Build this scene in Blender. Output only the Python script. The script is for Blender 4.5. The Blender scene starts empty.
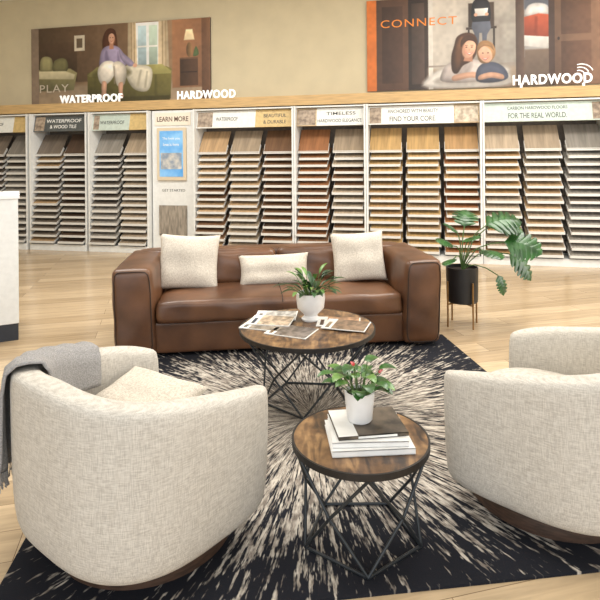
import bpy, bmesh, math, random
import numpy as np
from mathutils import Vector, Matrix, Euler
random.seed(7)
C=bpy.context.scene.collection
sc=bpy.context.scene
try:
    sc.view_settings.view_transform='Standard'
    sc.view_settings.look='None'
except Exception: pass

# ---------------------------------------------------------------- helpers
def lin(c):
    out=[]
    for v in c[:3]:
        v=v/255.0
        out.append(v/12.92 if v<=0.04045 else ((v+0.055)/1.055)**2.4)
    return (out[0],out[1],out[2],1.0)
_m={}
def mat(name,rgb,rough=0.6,metal=0.0,var=0.0,scale=20,bump=0.0,stretch=(1,1,1),rgb2=None,emit=0.0,spec=0.5,sheen=0.0,rand=0.0,lo=0.36,hi=0.62):
    if name in _m: return _m[name]
    m=bpy.data.materials.new(name); m.use_nodes=True
    nt=m.node_tree; b=nt.nodes['Principled BSDF']
    b.inputs['Roughness'].default_value=rough
    b.inputs['Metallic'].default_value=metal
    b.inputs['Specular IOR Level'].default_value=spec
    if sheen: b.inputs['Sheen Weight'].default_value=sheen
    base=lin(rgb); b.inputs['Base Color'].default_value=base
    if emit:
        b.inputs['Emission Color'].default_value=base
        b.inputs['Emission Strength'].default_value=emit
    tc=nt.nodes.new('ShaderNodeTexCoord'); mp=nt.nodes.new('ShaderNodeMapping')
    nt.links.new(tc.outputs['Object'],mp.inputs['Vector'])
    mp.inputs['Scale'].default_value=stretch
    nz=nt.nodes.new('ShaderNodeTexNoise'); nz.inputs['Scale'].default_value=scale; nz.inputs['Detail'].default_value=5
    nt.links.new(mp.outputs['Vector'],nz.inputs['Vector'])
    if rgb2 is None: 
        rgb2=tuple(max(0,v*(1-var)) for v in rgb)
    cr=nt.nodes.new('ShaderNodeValToRGB')
    cr.color_ramp.elements[0].position=lo; cr.color_ramp.elements[1].position=hi
    cr.color_ramp.elements[0].color=lin(rgb2); cr.color_ramp.elements[1].color=base
    nt.links.new(nz.outputs['Fac'],cr.inputs['Fac'])
    src=cr.outputs['Color']
    if rand:
        oi=nt.nodes.new('ShaderNodeObjectInfo')
        mr=nt.nodes.new('ShaderNodeMapRange'); mr.inputs['To Min'].default_value=1-rand; mr.inputs['To Max'].default_value=1+rand*0.6
        nt.links.new(oi.outputs['Random'],mr.inputs['Value'])
        hs=nt.nodes.new('ShaderNodeHueSaturation')
        nt.links.new(mr.outputs['Result'],hs.inputs['Value'])
        nt.links.new(src,hs.inputs['Color']); src=hs.outputs['Color']
    nt.links.new(src,b.inputs['Base Color'])
    if bump:
        bp=nt.nodes.new('ShaderNodeBump'); bp.inputs['Strength'].default_value=bump; bp.inputs['Distance'].default_value=0.01
        nt.links.new(nz.outputs['Fac'],bp.inputs['Height']); nt.links.new(bp.outputs['Normal'],b.inputs['Normal'])
    _m[name]=m
    return m

def fabric(name,rgb,rgb2,freq=220,bump=0.3,tan=0.06):
    m=bpy.data.materials.new(name); m.use_nodes=True
    nt=m.node_tree; b=nt.nodes['Principled BSDF']; b.inputs['Roughness'].default_value=0.95
    b.inputs['Specular IOR Level'].default_value=0.15
    tc=nt.nodes.new('ShaderNodeTexCoord')
    outs=[]
    for st in ((freq,freq,freq*tan),(freq*tan,freq*tan,freq)):
        mp=nt.nodes.new('ShaderNodeMapping'); mp.inputs['Scale'].default_value=st
        nt.links.new(tc.outputs['Object'],mp.inputs['Vector'])
        nz=nt.nodes.new('ShaderNodeTexNoise'); nz.inputs['Scale'].default_value=1.0; nz.inputs['Detail'].default_value=2
        nt.links.new(mp.outputs['Vector'],nz.inputs['Vector']); outs.append(nz.outputs['Fac'])
    ad=nt.nodes.new('ShaderNodeMath'); ad.operation='ADD'
    nt.links.new(outs[0],ad.inputs[0]); nt.links.new(outs[1],ad.inputs[1])
    mr=nt.nodes.new('ShaderNodeMapRange'); mr.inputs['From Min'].default_value=0.75; mr.inputs['From Max'].default_value=1.2
    nt.links.new(ad.outputs[0],mr.inputs['Value'])
    mx=nt.nodes.new('ShaderNodeMix'); mx.data_type='RGBA'
    mx.inputs['A'].default_value=lin(rgb2); mx.inputs['B'].default_value=lin(rgb)
    nt.links.new(mr.outputs['Result'],mx.inputs['Factor']); nt.links.new(mx.outputs['Result'],b.inputs['Base Color'])
    bp=nt.nodes.new('ShaderNodeBump'); bp.inputs['Strength'].default_value=bump; bp.inputs['Distance'].default_value=0.003
    nt.links.new(ad.outputs[0],bp.inputs['Height']); nt.links.new(bp.outputs['Normal'],b.inputs['Normal'])
    return m

def mesh_obj(name,verts,faces,mats,midx=None,smooth=False,parent=None,loc=(0,0,0),rot=(0,0,0)):
    me=bpy.data.meshes.new(name); me.from_pydata([tuple(v) for v in verts],[],faces)
    if not isinstance(mats,(list,tuple)): mats=[mats]
    for m in mats: me.materials.append(m)
    if midx:
        for p,i in zip(me.polygons,midx): p.material_index=i
    bm=bmesh.new(); bm.from_mesh(me); bmesh.ops.recalc_face_normals(bm,faces=bm.faces); bm.to_mesh(me); bm.free()
    if smooth:
        for p in me.polygons: p.use_smooth=True
    me.update()
    o=bpy.data.objects.new(name,me); C.objects.link(o)
    o.location=loc; o.rotation_euler=rot
    if parent: o.parent=parent
    return o

def tag(o,label=None,cat=None,group=None,kind=None):
    if label: o['label']=label
    if cat: o['category']=cat
    if group: o['group']=group
    if kind: o['kind']=kind
    return o
def thing(name,label,cat,loc=(0,0,0),rz=0.0,group=None):
    e=bpy.data.objects.new(name,None); C.objects.link(e); e.empty_display_size=0.1
    e.location=loc; e.rotation_euler=(0,0,rz)
    return tag(e,label,cat,group)

def boxdata(cx,cy,cz,sx,sy,sz):
    v=[(cx+dx*sx/2,cy+dy*sy/2,cz+dz*sz/2) for dx in(-1,1) for dy in(-1,1) for dz in(-1,1)]
    f=[(0,1,3,2),(4,6,7,5),(0,4,5,1),(2,3,7,6),(0,2,6,4),(1,5,7,3)]
    return v,f
def boxes(name,lst,mats,parent=None,loc=(0,0,0),rot=(0,0,0),bevel=0.0,midx=None):
    V=[];F=[];M=[]
    for i,b in enumerate(lst):
        v,f=boxdata(*b); n=len(V); V+=v; F+=[tuple(k+n for k in q) for q in f]
        M+=[(midx[i] if midx else 0)]*6
    o=mesh_obj(name,V,F,mats,M,parent=parent,loc=loc,rot=rot)
    if bevel:
        md=o.modifiers.new('bevel','BEVEL'); md.width=bevel; md.segments=3
    return o
def box(name,x0,x1,y0,y1,z0,z1,m,parent=None,bevel=0.0,**k):
    return boxes(name,[((x0+x1)/2,(y0+y1)/2,(z0+z1)/2,x1-x0,y1-y0,z1-z0)],m,parent=parent,bevel=bevel,**k)

def softbox(name,sx,sy,sz,r,m,parent=None,loc=(0,0,0),rot=(0,0,0),puff=(0,0,0),n=10,wrinkle=0.0,flare=0.0,seed=0):
    bm=bmesh.new(); bmesh.ops.create_cube(bm,size=2.0)
    bmesh.ops.subdivide_edges(bm,edges=bm.edges[:],cuts=n,use_grid_fill=True)
    rnd=random.Random(seed); ph=[rnd.uniform(0,6.28) for _ in range(6)]
    for v in bm.verts:
        x,y,z=v.co
        f=lambda t: math.copysign(abs(t)**0.7,t)
        x,y,z=f(x),f(y),f(z)
        p=Vector((x*sx/2,y*sy/2,z*sz/2))
        q=Vector((max(-sx/2+r,min(sx/2-r,p.x)),max(-sy/2+r,min(sy/2-r,p.y)),max(-sz/2+r,min(sz/2-r,p.z))))
        d=p-q
        if d.length>1e-6: p=q+d.normalized()*r
        p.x+=x*puff[0]*(1-y*y)*(1-z*z); p.y+=y*puff[1]*(1-x*x)*(1-z*z); p.z+=z*puff[2]*(1-x*x)*(1-y*y)
        if wrinkle:
            w=math.sin(p.x*23+ph[0]+3*math.sin(p.y*9+ph[1]))*math.sin(p.z*19+ph[2])+0.6*math.sin(p.x*11+p.z*31+ph[3])
            p+=Vector((x,y,z)).normalized()*w*wrinkle
        if flare: p.x+=flare*(z+1)*0.5
        v.co=p
    me=bpy.data.meshes.new(name); bm.to_mesh(me); bm.free(); me.materials.append(m)
    for p in me.polygons: p.use_smooth=True
    o=bpy.data.objects.new(name,me); C.objects.link(o); o.location=loc; o.rotation_euler=rot
    if parent: o.parent=parent
    md=o.modifiers.new('sub','SUBSURF'); md.levels=1; md.render_levels=1
    return o

def pillow_mesh(name,w,h,t,m,parent=None,loc=(0,0,0),rot=(0,0,0),seed=0,n=22,pw=0.45):
    rnd=random.Random(seed); a,b,c=[rnd.uniform(0,6.28) for _ in range(3)]
    V=[];F=[]
    for side in (-1,1):
        for j in range(n+1):
            for i in range(n+1):
                u=-1+2*i/n; v=-1+2*j/n
                prof=((1-u**4)*(1-v**4))**pw if abs(u)<1 and abs(v)<1 else 0
                px=u*w/2*(1-0.07*(1-v*v)*abs(u)**2*1.0) ; pz=v*h/2*(1-0.07*(1-u*u))
                yy=side*t/2*prof*(1+0.08*math.sin(5*u+a+2*v)+0.06*math.sin(7*v+b))
                V.append((px,yy,pz))
    N=(n+1)*(n+1)
    for s in range(2):
        for j in range(n):
            for i in range(n):
                k=s*N+j*(n+1)+i
                F.append((k,k+1,k+n+2,k+n+1))
    o=mesh_obj(name,V,F,m,smooth=False,parent=parent,loc=loc,rot=rot)
    bm=bmesh.new(); bm.from_mesh(o.data); bmesh.ops.remove_doubles(bm,verts=bm.verts,dist=0.0005); bmesh.ops.recalc_face_normals(bm,faces=bm.faces); bm.to_mesh(o.data); bm.free()
    for p in o.data.polygons: p.use_smooth=True
    return o

def lathe(name,prof,m,parent=None,loc=(0,0,0),rot=(0,0,0),seg=48,smooth=True):
    V=[];F=[];n=len(prof)
    for i in range(seg):
        a=2*math.pi*i/seg
        for r,z in prof: V.append((r*math.cos(a),r*math.sin(a),z))
    for i in range(seg):
        j=(i+1)%seg
        for k in range(n-1):
            F.append((i*n+k,j*n+k,j*n+k+1,i*n+k+1))
    o=mesh_obj(name,V,F,m,parent=parent,loc=loc,rot=rot)
    bm=bmesh.new(); bm.from_mesh(o.data); bmesh.ops.remove_doubles(bm,verts=bm.verts,dist=0.0001); bmesh.ops.recalc_face_normals(bm,faces=bm.faces); bm.to_mesh(o.data); bm.free()
    if smooth:
        for p in o.data.polygons: p.use_smooth=True
        o.data.set_sharp_from_angle(angle=math.radians(40))
    return o

def to_mesh(ob,name,m,parent,loc=(0,0,0),rot=(0,0,0)):
    C.objects.link(ob)
    dg=bpy.context.evaluated_depsgraph_get(); dg.update()
    me=bpy.data.meshes.new_from_object(ob.evaluated_get(dg))
    cu=ob.data
    bpy.data.objects.remove(ob); bpy.data.curves.remove(cu)
    me.name=name; me.materials.clear(); me.materials.append(m)
    for p in me.polygons: p.material_index=0
    o=bpy.data.objects.new(name,me); C.objects.link(o)
    o.location=loc; o.rotation_euler=rot
    if parent: o.parent=parent
    return o
def tubes(name,lines,r,m,parent=None,loc=(0,0,0),rot=(0,0,0),cyclic=False,res=3):
    cu=bpy.data.curves.new(name,'CURVE'); cu.dimensions='3D'; cu.bevel_depth=r; cu.bevel_resolution=res; cu.use_fill_caps=True
    for ln in lines:
        sp=cu.splines.new('POLY'); sp.points.add(len(ln)-1)
        for p,q in zip(sp.points,ln): p.co=(q[0],q[1],q[2],1)
        sp.use_cyclic_u=cyclic
    o=to_mesh(bpy.data.objects.new(name,cu),name,m,parent,loc,rot)
    for p in o.data.polygons: p.use_smooth=True
    return o
def text(name,body,width,height,m,parent=None,loc=(0,0,0),rz=0,extr=0.002,bold=0.02,tilt=0,center=True,space=1.0):
    cu=bpy.data.curves.new(name,'FONT'); cu.body=body; cu.size=1; cu.offset=bold; cu.align_x='LEFT'
    cu.extrude=0.5; cu.resolution_u=4; cu.space_character=space
    o=to_mesh(bpy.data.objects.new(name,cu),name,m,parent,loc,(tilt,0,rz))
    vs=o.data.vertices
    x0=min(v.co.x for v in vs);x1=max(v.co.x for v in vs);y0=min(v.co.y for v in vs);y1=max(v.co.y for v in vs)
    for v in vs:
        x=(v.co.x-x0)/(x1-x0)*width-(width/2 if center else 0); z=(v.co.y-y0)/(y1-y0)*height
        y=-v.co.z*2*extr
        v.co=(x,y,z)
    o.data.update()
    return o

# ---------------------------------------------------------------- materials
M_white=mat('white_laminate',(230,231,229),0.5,var=0.03)
M_wall=mat('beige_paint',(208,196,166),0.85,var=0.03,scale=3,bump=0.02)
M_ceil=mat('ceiling_paint',(238,238,234),0.9,var=0.02)
M_ledge=mat('oak_trim',(204,170,118),0.5,var=0.12,scale=4,stretch=(1,6,14))
M_dark=mat('gap_shade',(56,50,45),0.8,var=0.2)  # dark colour on undersides and dividers stands in for shade in the gaps
M_label=mat('sample_label',(220,218,212),0.6,var=0.05,scale=2)
M_leather=mat('brown_leather',(114,77,51),0.36,scale=3.2,bump=0.3,rgb2=(74,48,33),spec=0.5,lo=0.32,hi=0.70)
M_seam=mat('leather_seam',(46,30,20),0.6,var=0.1)
M_linen=fabric('linen_weave',(210,205,196),(176,170,161),freq=400,bump=0.22,tan=0.08)
M_pillow=fabric('cream_boucle',(222,214,201),(188,178,164),freq=230,tan=0.4,bump=0.2)
M_grey=fabric('grey_throw',(163,161,160),(134,132,131),freq=230,tan=0.8,bump=0.3)
M_walnut=mat('walnut_plinth',(82,60,47),0.5,var=0.3,scale=6,stretch=(3,3,20))
M_metal=mat('charcoal_metal',(60,64,68),0.45,metal=0.5,var=0.1)
M_blackpot=mat('black_pot',(22,22,24),0.45,var=0.1)
M_ceramic=mat('white_ceramic',(238,236,234),0.35,var=0.02)
M_soil=mat('soil',(48,34,24),0.95,var=0.5,scale=60,bump=0.5)
M_leaf=mat('leaf_green',(58,104,44),0.32,rgb2=(30,70,28),scale=14)
M_leafm=mat('monstera_green',(48,94,42),0.32,rgb2=(26,60,28),scale=10)
M_leafd=mat('leaf_dark_green',(48,86,44),0.4,rgb2=(26,54,28),scale=14)
M_leafl=mat('leaf_light',(108,144,70),0.35,rgb2=(62,106,44),scale=14)
M_red=mat('red_spathe',(172,34,38),0.35,var=0.2)
M_stem=mat('stem_green',(84,112,56),0.5,var=0.2)
M_brass=mat('stand_wood',(150,112,62),0.4,metal=0.3,var=0.15)
M_paper=mat('paper',(232,230,224),0.7,var=0.04)
M_letters=mat('white_letter',(252,252,250),0.5,var=0.01,emit=0.35)  # emission lifts the white for contrast; the letters are not lamps
M_black=mat('black_base',(44,48,56),0.5,var=0.1)

def tabwood():
    m=bpy.data.materials.new('rustic_mango_wood'); m.use_nodes=True; nt=m.node_tree; b=nt.nodes['Principled BSDF']; L=nt.links.new
    tc=nt.nodes.new('ShaderNodeTexCoord')
    mp=nt.nodes.new('ShaderNodeMapping'); mp.inputs['Scale'].default_value=(4,14,4); mp.inputs['Rotation'].default_value=(0,0,0.5); L(tc.outputs['Object'],mp.inputs['Vector'])
    n1=nt.nodes.new('ShaderNodeTexNoise'); n1.inputs['Scale'].default_value=1.6; n1.inputs['Detail'].default_value=7; n1.inputs['Distortion'].default_value=1.2; L(mp.outputs['Vector'],n1.inputs['Vector'])
    n2=nt.nodes.new('ShaderNodeTexNoise'); n2.inputs['Scale'].default_value=11; n2.inputs['Detail'].default_value=6; L(tc.outputs['Object'],n2.inputs['Vector'])
    cr=nt.nodes.new('ShaderNodeValToRGB'); e=cr.color_ramp.elements
    e[0].position=0.38; e[0].color=lin((52,38,28)); e[1].position=0.64; e[1].color=lin((160,126,86))
    x=cr.color_ramp.elements.new(0.5); x.color=lin((108,80,54))
    ad=nt.nodes.new('ShaderNodeMath'); ad.operation='MULTIPLY_ADD'; ad.inputs[1].default_value=0.5; L(n1.outputs['Fac'],ad.inputs[0])
    m2=nt.nodes.new('ShaderNodeMath'); m2.operation='MULTIPLY'; m2.inputs[1].default_value=0.5; L(n2.outputs['Fac'],m2.inputs[0]); L(m2.outputs[0],ad.inputs[2])
    L(ad.outputs[0],cr.inputs['Fac']); L(cr.outputs['Color'],b.inputs['Base Color']); b.inputs['Roughness'].default_value=0.36
    return m
M_tabwood=tabwood()
def floor_mat():
    m=bpy.data.materials.new('oak_plank_floor'); m.use_nodes=True; nt=m.node_tree; b=nt.nodes['Principled BSDF']
    tc=nt.nodes.new('ShaderNodeTexCoord'); mp=nt.nodes.new('ShaderNodeMapping'); mp.inputs['Rotation'].default_value=(0,0,math.radians(-14))
    nt.links.new(tc.outputs['Object'],mp.inputs['Vector'])
    br=nt.nodes.new('ShaderNodeTexBrick'); br.inputs['Scale'].default_value=1
    br.inputs['Brick Width'].default_value=1.5; br.inputs['Row Height'].default_value=0.19
    br.inputs['Mortar Size'].default_value=0.002; br.inputs['Mortar Smooth'].default_value=0.3; br.offset=0.37; br.inputs['Bias'].default_value=0.0
    br.inputs['Color1'].default_value=lin((208,184,150)); br.inputs['Color2'].default_value=lin((180,156,123)); br.inputs['Mortar'].default_value=lin((130,108,82))
    nt.links.new(mp.outputs['Vector'],br.inputs['Vector'])
    mp2=nt.nodes.new('ShaderNodeMapping'); mp2.inputs['Scale'].default_value=(1.2,14,1); nt.links.new(mp.outputs['Vector'],mp2.inputs['Vector'])
    nz=nt.nodes.new('ShaderNodeTexNoise'); nz.inputs['Scale'].default_value=2.2; nz.inputs['Detail'].default_value=7; nz.inputs['Distortion'].default_value=0.6
    nt.links.new(mp2.outputs['Vector'],nz.inputs['Vector'])
    mr=nt.nodes.new('ShaderNodeMapRange'); mr.inputs['From Min'].default_value=0.3; mr.inputs['From Max'].default_value=0.7; mr.inputs['To Min'].default_value=0.78; mr.inputs['To Max'].default_value=1.08
    nt.links.new(nz.outputs['Fac'],mr.inputs['Value'])
    mx=nt.nodes.new('ShaderNodeMix'); mx.data_type='RGBA'; mx.blend_type='MULTIPLY'; mx.inputs['Factor'].default_value=1
    nt.links.new(br.outputs['Color'],mx.inputs['A']); nt.links.new(mr.outputs['Result'],mx.inputs['B'])
    nt.links.new(mx.outputs['Result'],b.inputs['Base Color'])
    b.inputs['Roughness'].default_value=0.2
    return m
def rug_mat():
    m=bpy.data.materials.new('burst_rug'); m.use_nodes=True; nt=m.node_tree; b=nt.nodes['Principled BSDF']
    b.inputs['Roughness'].default_value=0.95; b.inputs['Specular IOR Level'].default_value=0.1
    L=nt.links.new
    def math_(op,a,bb=None):
        n=nt.nodes.new('ShaderNodeMath'); n.operation=op
        for i,x in enumerate((a,bb)):
            if x is None: continue
            if isinstance(x,(int,float)): n.inputs[i].default_value=x
            else: L(x,n.inputs[i])
        return n.outputs[0]
    tc=nt.nodes.new('ShaderNodeTexCoord'); sp=nt.nodes.new('ShaderNodeSeparateXYZ'); L(tc.outputs['Object'],sp.inputs[0])
    x,y=sp.outputs[0],sp.outputs[1]
    r=math_('SQRT',math_('ADD',math_('MULTIPLY',x,x),math_('MULTIPLY',y,y)))
    rr=math_('MAXIMUM',r,0.02)
    def polar(K,Z,off):
        cb=nt.nodes.new('ShaderNodeCombineXYZ')
        L(math_('ADD',math_('MULTIPLY',math_('DIVIDE',x,rr),K),off),cb.inputs[0]); L(math_('MULTIPLY',math_('DIVIDE',y,rr),K),cb.inputs[1]); L(math_('MULTIPLY',r,Z),cb.inputs[2])
        return cb.outputs[0]
    def noise(vec,s,d=2):
        n=nt.nodes.new('ShaderNodeTexNoise'); n.inputs['Scale'].default_value=s; n.inputs['Detail'].default_value=d; n.inputs['Roughness'].default_value=0.6; L(vec,n.inputs['Vector']); return n.outputs['Fac']
    n1=noise(polar(60,5.5,0),1.0,2.5); n2=noise(polar(10,1.4,7),1.0,1); n3=noise(polar(84,18,3),1.0,2); n4=noise(polar(40,13,11),1.0,3)
    ax=math_('DIVIDE',math_('ABSOLUTE',x),1.25); ay=math_('DIVIDE',math_('ABSOLUTE',y),1.28)
    e=math_('POWER',math_('ADD',math_('POWER',ax,5.0),math_('POWER',ay,5.0)),0.2)
    e2=math_('ADD',e,math_('MULTIPLY',math_('SUBTRACT',n2,0.5),0.45))
    th=nt.nodes.new('ShaderNodeMapRange'); th.inputs['From Min'].default_value=0.60; th.inputs['From Max'].default_value=1.0; th.inputs['To Min'].default_value=0.465; th.inputs['To Max'].default_value=0.60
    L(e2,th.inputs['Value'])
    d=math_('SUBTRACT',math_('ADD',math_('MULTIPLY',n1,0.62),math_('MULTIPLY',n3,0.38)),th.outputs['Result'])
    fac=nt.nodes.new('ShaderNodeMapRange'); fac.inputs['From Min'].default_value=-0.035; fac.inputs['From Max'].default_value=0.035; L(d,fac.inputs['Value'])
    cr=nt.nodes.new('ShaderNodeValToRGB'); cr.color_ramp.elements[0].position=0.38; cr.color_ramp.elements[1].position=0.62
    cr.color_ramp.elements[0].color=lin((122,113,105)); cr.color_ramp.elements[1].color=lin((202,194,182))
    L(n4,cr.inputs['Fac'])
    mx=nt.nodes.new('ShaderNodeMix'); mx.data_type='RGBA'; mx.inputs['A'].default_value=lin((36,37,43))
    L(cr.outputs['Color'],mx.inputs['B']); L(fac.outputs['Result'],mx.inputs['Factor'])
    L(mx.outputs['Result'],b.inputs['Base Color'])
    fn=nt.nodes.new('ShaderNodeTexNoise'); fn.inputs['Scale'].default_value=260; L(tc.outputs['Object'],fn.inputs['Vector'])
    bp=nt.nodes.new('ShaderNodeBump'); bp.inputs['Strength'].default_value=0.4; bp.inputs['Distance'].default_value=0.004
    L(math_('ADD',fn.outputs['Fac'],fac.outputs['Result']),bp.inputs['Height']); L(bp.outputs['Normal'],b.inputs['Normal'])
    return m

# ---------------------------------------------------------------- room shell
WA=math.atan(0.225)
U=Vector((math.cos(WA),-math.sin(WA),0)); BK=Vector((math.sin(WA),math.cos(WA),0))
def WL(s,d,z): return Vector((0,8.3,0))+U*s+BK*d+Vector((0,0,z))
RW=-WA
def st(o): o['kind']='structure'; return o
WD=0.56
st(box('floor',-9,9,-3.5,13,-0.1,0,floor_mat()))
st(box('wall_back',-7.6,7.2,0,0.15,0,4.4,M_wall,loc=WL(0,WD,0),rot=(0,0,RW)))
st(box('ceiling',-9,9,-3.5,13,4.4,4.5,M_ceil))
st(box('wall_left',-7.65,-7.5,-3.5,10.6,0,4.4,M_wall))
st(box('wall_right',6.9,7.05,-3.5,8.0,0,4.4,M_wall))
st(box('trim_1',-7.4,5.9,-0.46,0,2.30,2.45,M_ledge,loc=WL(0,WD,0),rot=(0,0,RW)))

# ---------------------------------------------------------------- display racks
cols={'greige':(190,169,143),'tan':(202,167,126),'brown':(142,105,76),'dark':(96,76,62),'orange':(174,118,78),'golden':(218,178,120),'oak':(204,162,112),'grey':(170,162,151),'greyd':(128,115,102)}
wm={}
for k,c in cols.items():
    wm[k]=mat('sample_'+k,c,0.42,rgb2=tuple(v*0.80 for v in c),scale=1.6,stretch=(16,1.5,1.5),rand=0.30,lo=0.3,hi=0.7)
BWID=0.45
def board_mesh(k,w,L,ang,tag_):
    ca,sa=math.cos(ang),math.sin(ang); t=0.014
    V=[];F=[];MI=[]
    def add(v,f,mi):
        n=len(V); V.extend(v); F.extend([tuple(q+n for q in x) for x in f]); MI.extend(mi)
    v,f=boxdata(0,L/2,t/2,w,L,t)
    v=[(a,b*ca-c*sa,b*sa+c*ca) for a,b,c in v]
    add(v,f,[0]*6)
    v,f=boxdata(0,-0.004,0.004,w+0.012,0.010,0.036); add(v,f,[1]*6)
    for sx in (-1,1):
        v,f=boxdata(sx*(w/2+0.004),0.08,-0.006,0.006,0.16,0.034)
        v=[(a,b*ca-c*sa,b*sa+c*ca) for a,b,c in v]; add(v,f,[1]*6)
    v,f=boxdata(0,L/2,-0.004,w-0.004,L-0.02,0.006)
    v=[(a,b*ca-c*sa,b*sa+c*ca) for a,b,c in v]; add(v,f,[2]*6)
    me=bpy.data.meshes.new('sample_board_'+k+tag_); me.from_pydata(V,[],F)
    for m in (wm[k],M_label,M_dark): me.materials.append(m)
    for p,i in zip(me.polygons,MI): p.material_index=i
    bm=bmesh.new(); bm.from_mesh(me); bmesh.ops.recalc_face_normals(bm,faces=bm.faces); bm.to_mesh(me); bm.free()
    return me
BM={k:(board_mesh(k,BWID,0.32,math.radians(30),''),board_mesh(k,BWID+0.01,0.43,math.radians(54),'_top')) for k in cols}
lab_c={'greige':'greige oak','tan':'tan oak','brown':'medium brown','dark':'dark brown','orange':'reddish brown','golden':'golden oak','oak':'warm natural oak','grey':'weathered grey','greyd':'smoky grey-brown'}
MOD=0.54
NB=15
H_pic=[mat('header_photo_room',(176,158,138),0.5,rgb2=(120,104,90),scale=16),mat('header_photo_floor',(214,200,178),0.5,rgb2=(160,144,124),scale=13)]
def rack(s0,stacks,header,label):
    n=len(stacks); W=n*MOD
    e=thing('display_rack',label,'display rack',WL(s0,0,0),RW)
    P=[]
    for i in (0,n):
        xx=i*MOD+(0.014 if i==0 else -0.014)
        P.append((xx,0.28,1.14,0.026,0.52,2.28))
    P.append((W/2,0.27,0.05,W-0.05,0.52,0.1))
    P.append((W/2,0.30,2.27,W-0.05,0.44,0.02))
    boxes('frame',P,M_white,parent=e)
    boxes('back_panel',[(W/2,0.53,1.19,W-0.05,0.02,2.18)],mat('rack_back_panel',(124,115,106),0.7,var=0.1),parent=e)
    D=[(i*MOD,0.42,0.88,0.03,0.20,1.5) for i in range(1,n)]
    if D: boxes('divider',D,M_dark,parent=e)
    m1,m2,txt,tcol,frac,pics=header
    x0=0.03;x1=W-0.03; xm=x0+(x1-x0)*frac
    sign=boxes('header_sign',[((x0+xm)/2,0,0.135,xm-x0,0.02,0.27)]+([((xm+x1)/2,0,0.135,x1-xm,0.02,0.27)] if frac<0.99 else []),[m1,m2],parent=e,loc=(0,0.10,1.98),rot=(math.radians(-12),0,0),midx=[0,1])
    for pi,(a,b) in enumerate(pics):
        box('sign_photo',x0+(x1-x0)*a,x0+(x1-x0)*b,-0.013,-0.010,0.015,0.255,H_pic[pi%2],parent=sign)
    for (body,u,v,w,h) in txt:
        text('sign_text',body,w,h,tcol,parent=sign,loc=(x0+(x1-x0)*u,-0.0105,v),extr=0.001,bold=0.005)
    for i,st_ in enumerate(stacks):
        k1,k2=st_ if isinstance(st_,tuple) else (st_,st_)
        for j in range(NB):
            k=k1 if (random.random()<0.6) else k2
            top=(j==NB-1)
            if top: k=k1
            o=bpy.data.objects.new('sample_board',BM[k][1 if top else 0])
            C.objects.link(o)
            o.location=WL(s0+(i+0.5)*MOD+(0.014 if j%2 else -0.014)*(0 if top else 1),-0.02+j*0.012,0.135+j*0.1035)
            o.rotation_euler=(0,0,RW)
            tag(o,lab_c[k]+(' flooring sample board topping a display rack stack' if top else ' flooring sample board on a sloped display rack shelf'),'flooring sample','flooring samples in display racks')
    return e
H_w=mat('header_white',(232,233,228),0.5,var=0.04); H_dk=mat('header_slate',(88,92,92),0.5,var=0.1)
H_wood=mat('header_wood',(204,180,144),0.5,var=0.18,scale=3,stretch=(2,2,12)); H_yl=mat('header_golden',(212,184,126),0.5,var=0.08)
H_sage=mat('header_sage',(196,209,199),0.5,var=0.05)
T_dk=mat('text_dark',(66,68,68),0.6); T_w=mat('text_white',(244,244,240),0.6); T_or=mat('text_orange',(222,132,52),0.6,emit=0.15); T_br=mat('text_rust',(92,66,54),0.6)
rack(-5.80,['greyd',('grey','greyd')],(H_w,H_yl,[('WATERPROOF',0.3,0.12,0.4,0.05)],T_dk,0.7,[]),'white rack of grey-brown flooring samples with cream header')
rack(-4.68,[('greyd','tan'),('dark','greyd')],(H_dk,H_dk,[('WATERPROOF',0.55,0.15,0.66,0.06),('& WOOD TILE',0.55,0.05,0.5,0.06)],T_w,1.0,[(0.02,0.2)]),'white rack of brown flooring samples with slate header')
rack(-3.57,[('grey','greyd'),('greige','greyd')],(H_sage,H_yl,[('WATERPROOF',0.35,0.1,0.44,0.06)],T_dk,0.66,[(0.02,0.12)]),'white rack of greige flooring samples with pale green header')
rack(-1.725,[('tan','brown'),('greige','tan'),('brown','dark')],(H_w,H_yl,[('WATERPROOF',0.32,0.11,0.36,0.06),('BEAUTIFUL',0.82,0.15,0.36,0.055),('& DURABLE',0.82,0.05,0.36,0.055)],T_dk,0.62,[(0.01,0.17)]),'white three-stack rack of brown flooring samples with white and gold header')
rack(-0.10,[('orange','brown'),('greige','brown')],(H_wood,H_w,[('TIMELESS',0.66,0.16,0.44,0.05),('HARDWOOD ELEGANCE',0.64,0.05,0.66,0.05)],T_dk,0.3,[(0.01,0.28)]),'white rack of reddish and greige flooring samples')
rack(0.985,[('golden','oak'),('golden','tan'),('oak','orange')],(H_w,H_wood,[('ANCHORED WITH BEAUTY',0.41,0.165,0.72,0.055),('FIND YOUR CORE.',0.41,0.04,0.66,0.075)],T_dk,0.78,[(0.01,0.12),(0.79,0.99)]),'white three-stack rack of golden oak flooring samples')
rack(2.61,[('greige','oak'),('greige','tan'),('grey','greyd')],(H_sage,H_sage,[('CARBON HARDWOOD FLOORS',0.45,0.17,0.78,0.045),('FOR THE REAL WORLD.',0.45,0.045,0.76,0.075)],T_dk,1.0,[(0.90,0.99)]),'white three-stack rack of greige flooring samples with pale green header')
k=thing('display_kiosk','white information panel with a framed blue touch screen','display kiosk',WL(-2.47,0,0),RW)
box('panel',0.0,0.73,0.12,0.2,0.0,2.28,M_white,parent=k,bevel=0.006)
box('panel_side',0.02,0.71,0.2,0.54,0.0,2.2,M_white,parent=k)
box('header_sign',0.06,0.67,0.105,0.12,2.04,2.24,mat('kiosk_cream',(236,226,210),0.5),parent=k)
text('sign_text','LEARN MORE',0.54,0.08,T_br,parent=k,loc=(0.365,0.104,2.10),extr=0.001,bold=0.012)
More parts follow.
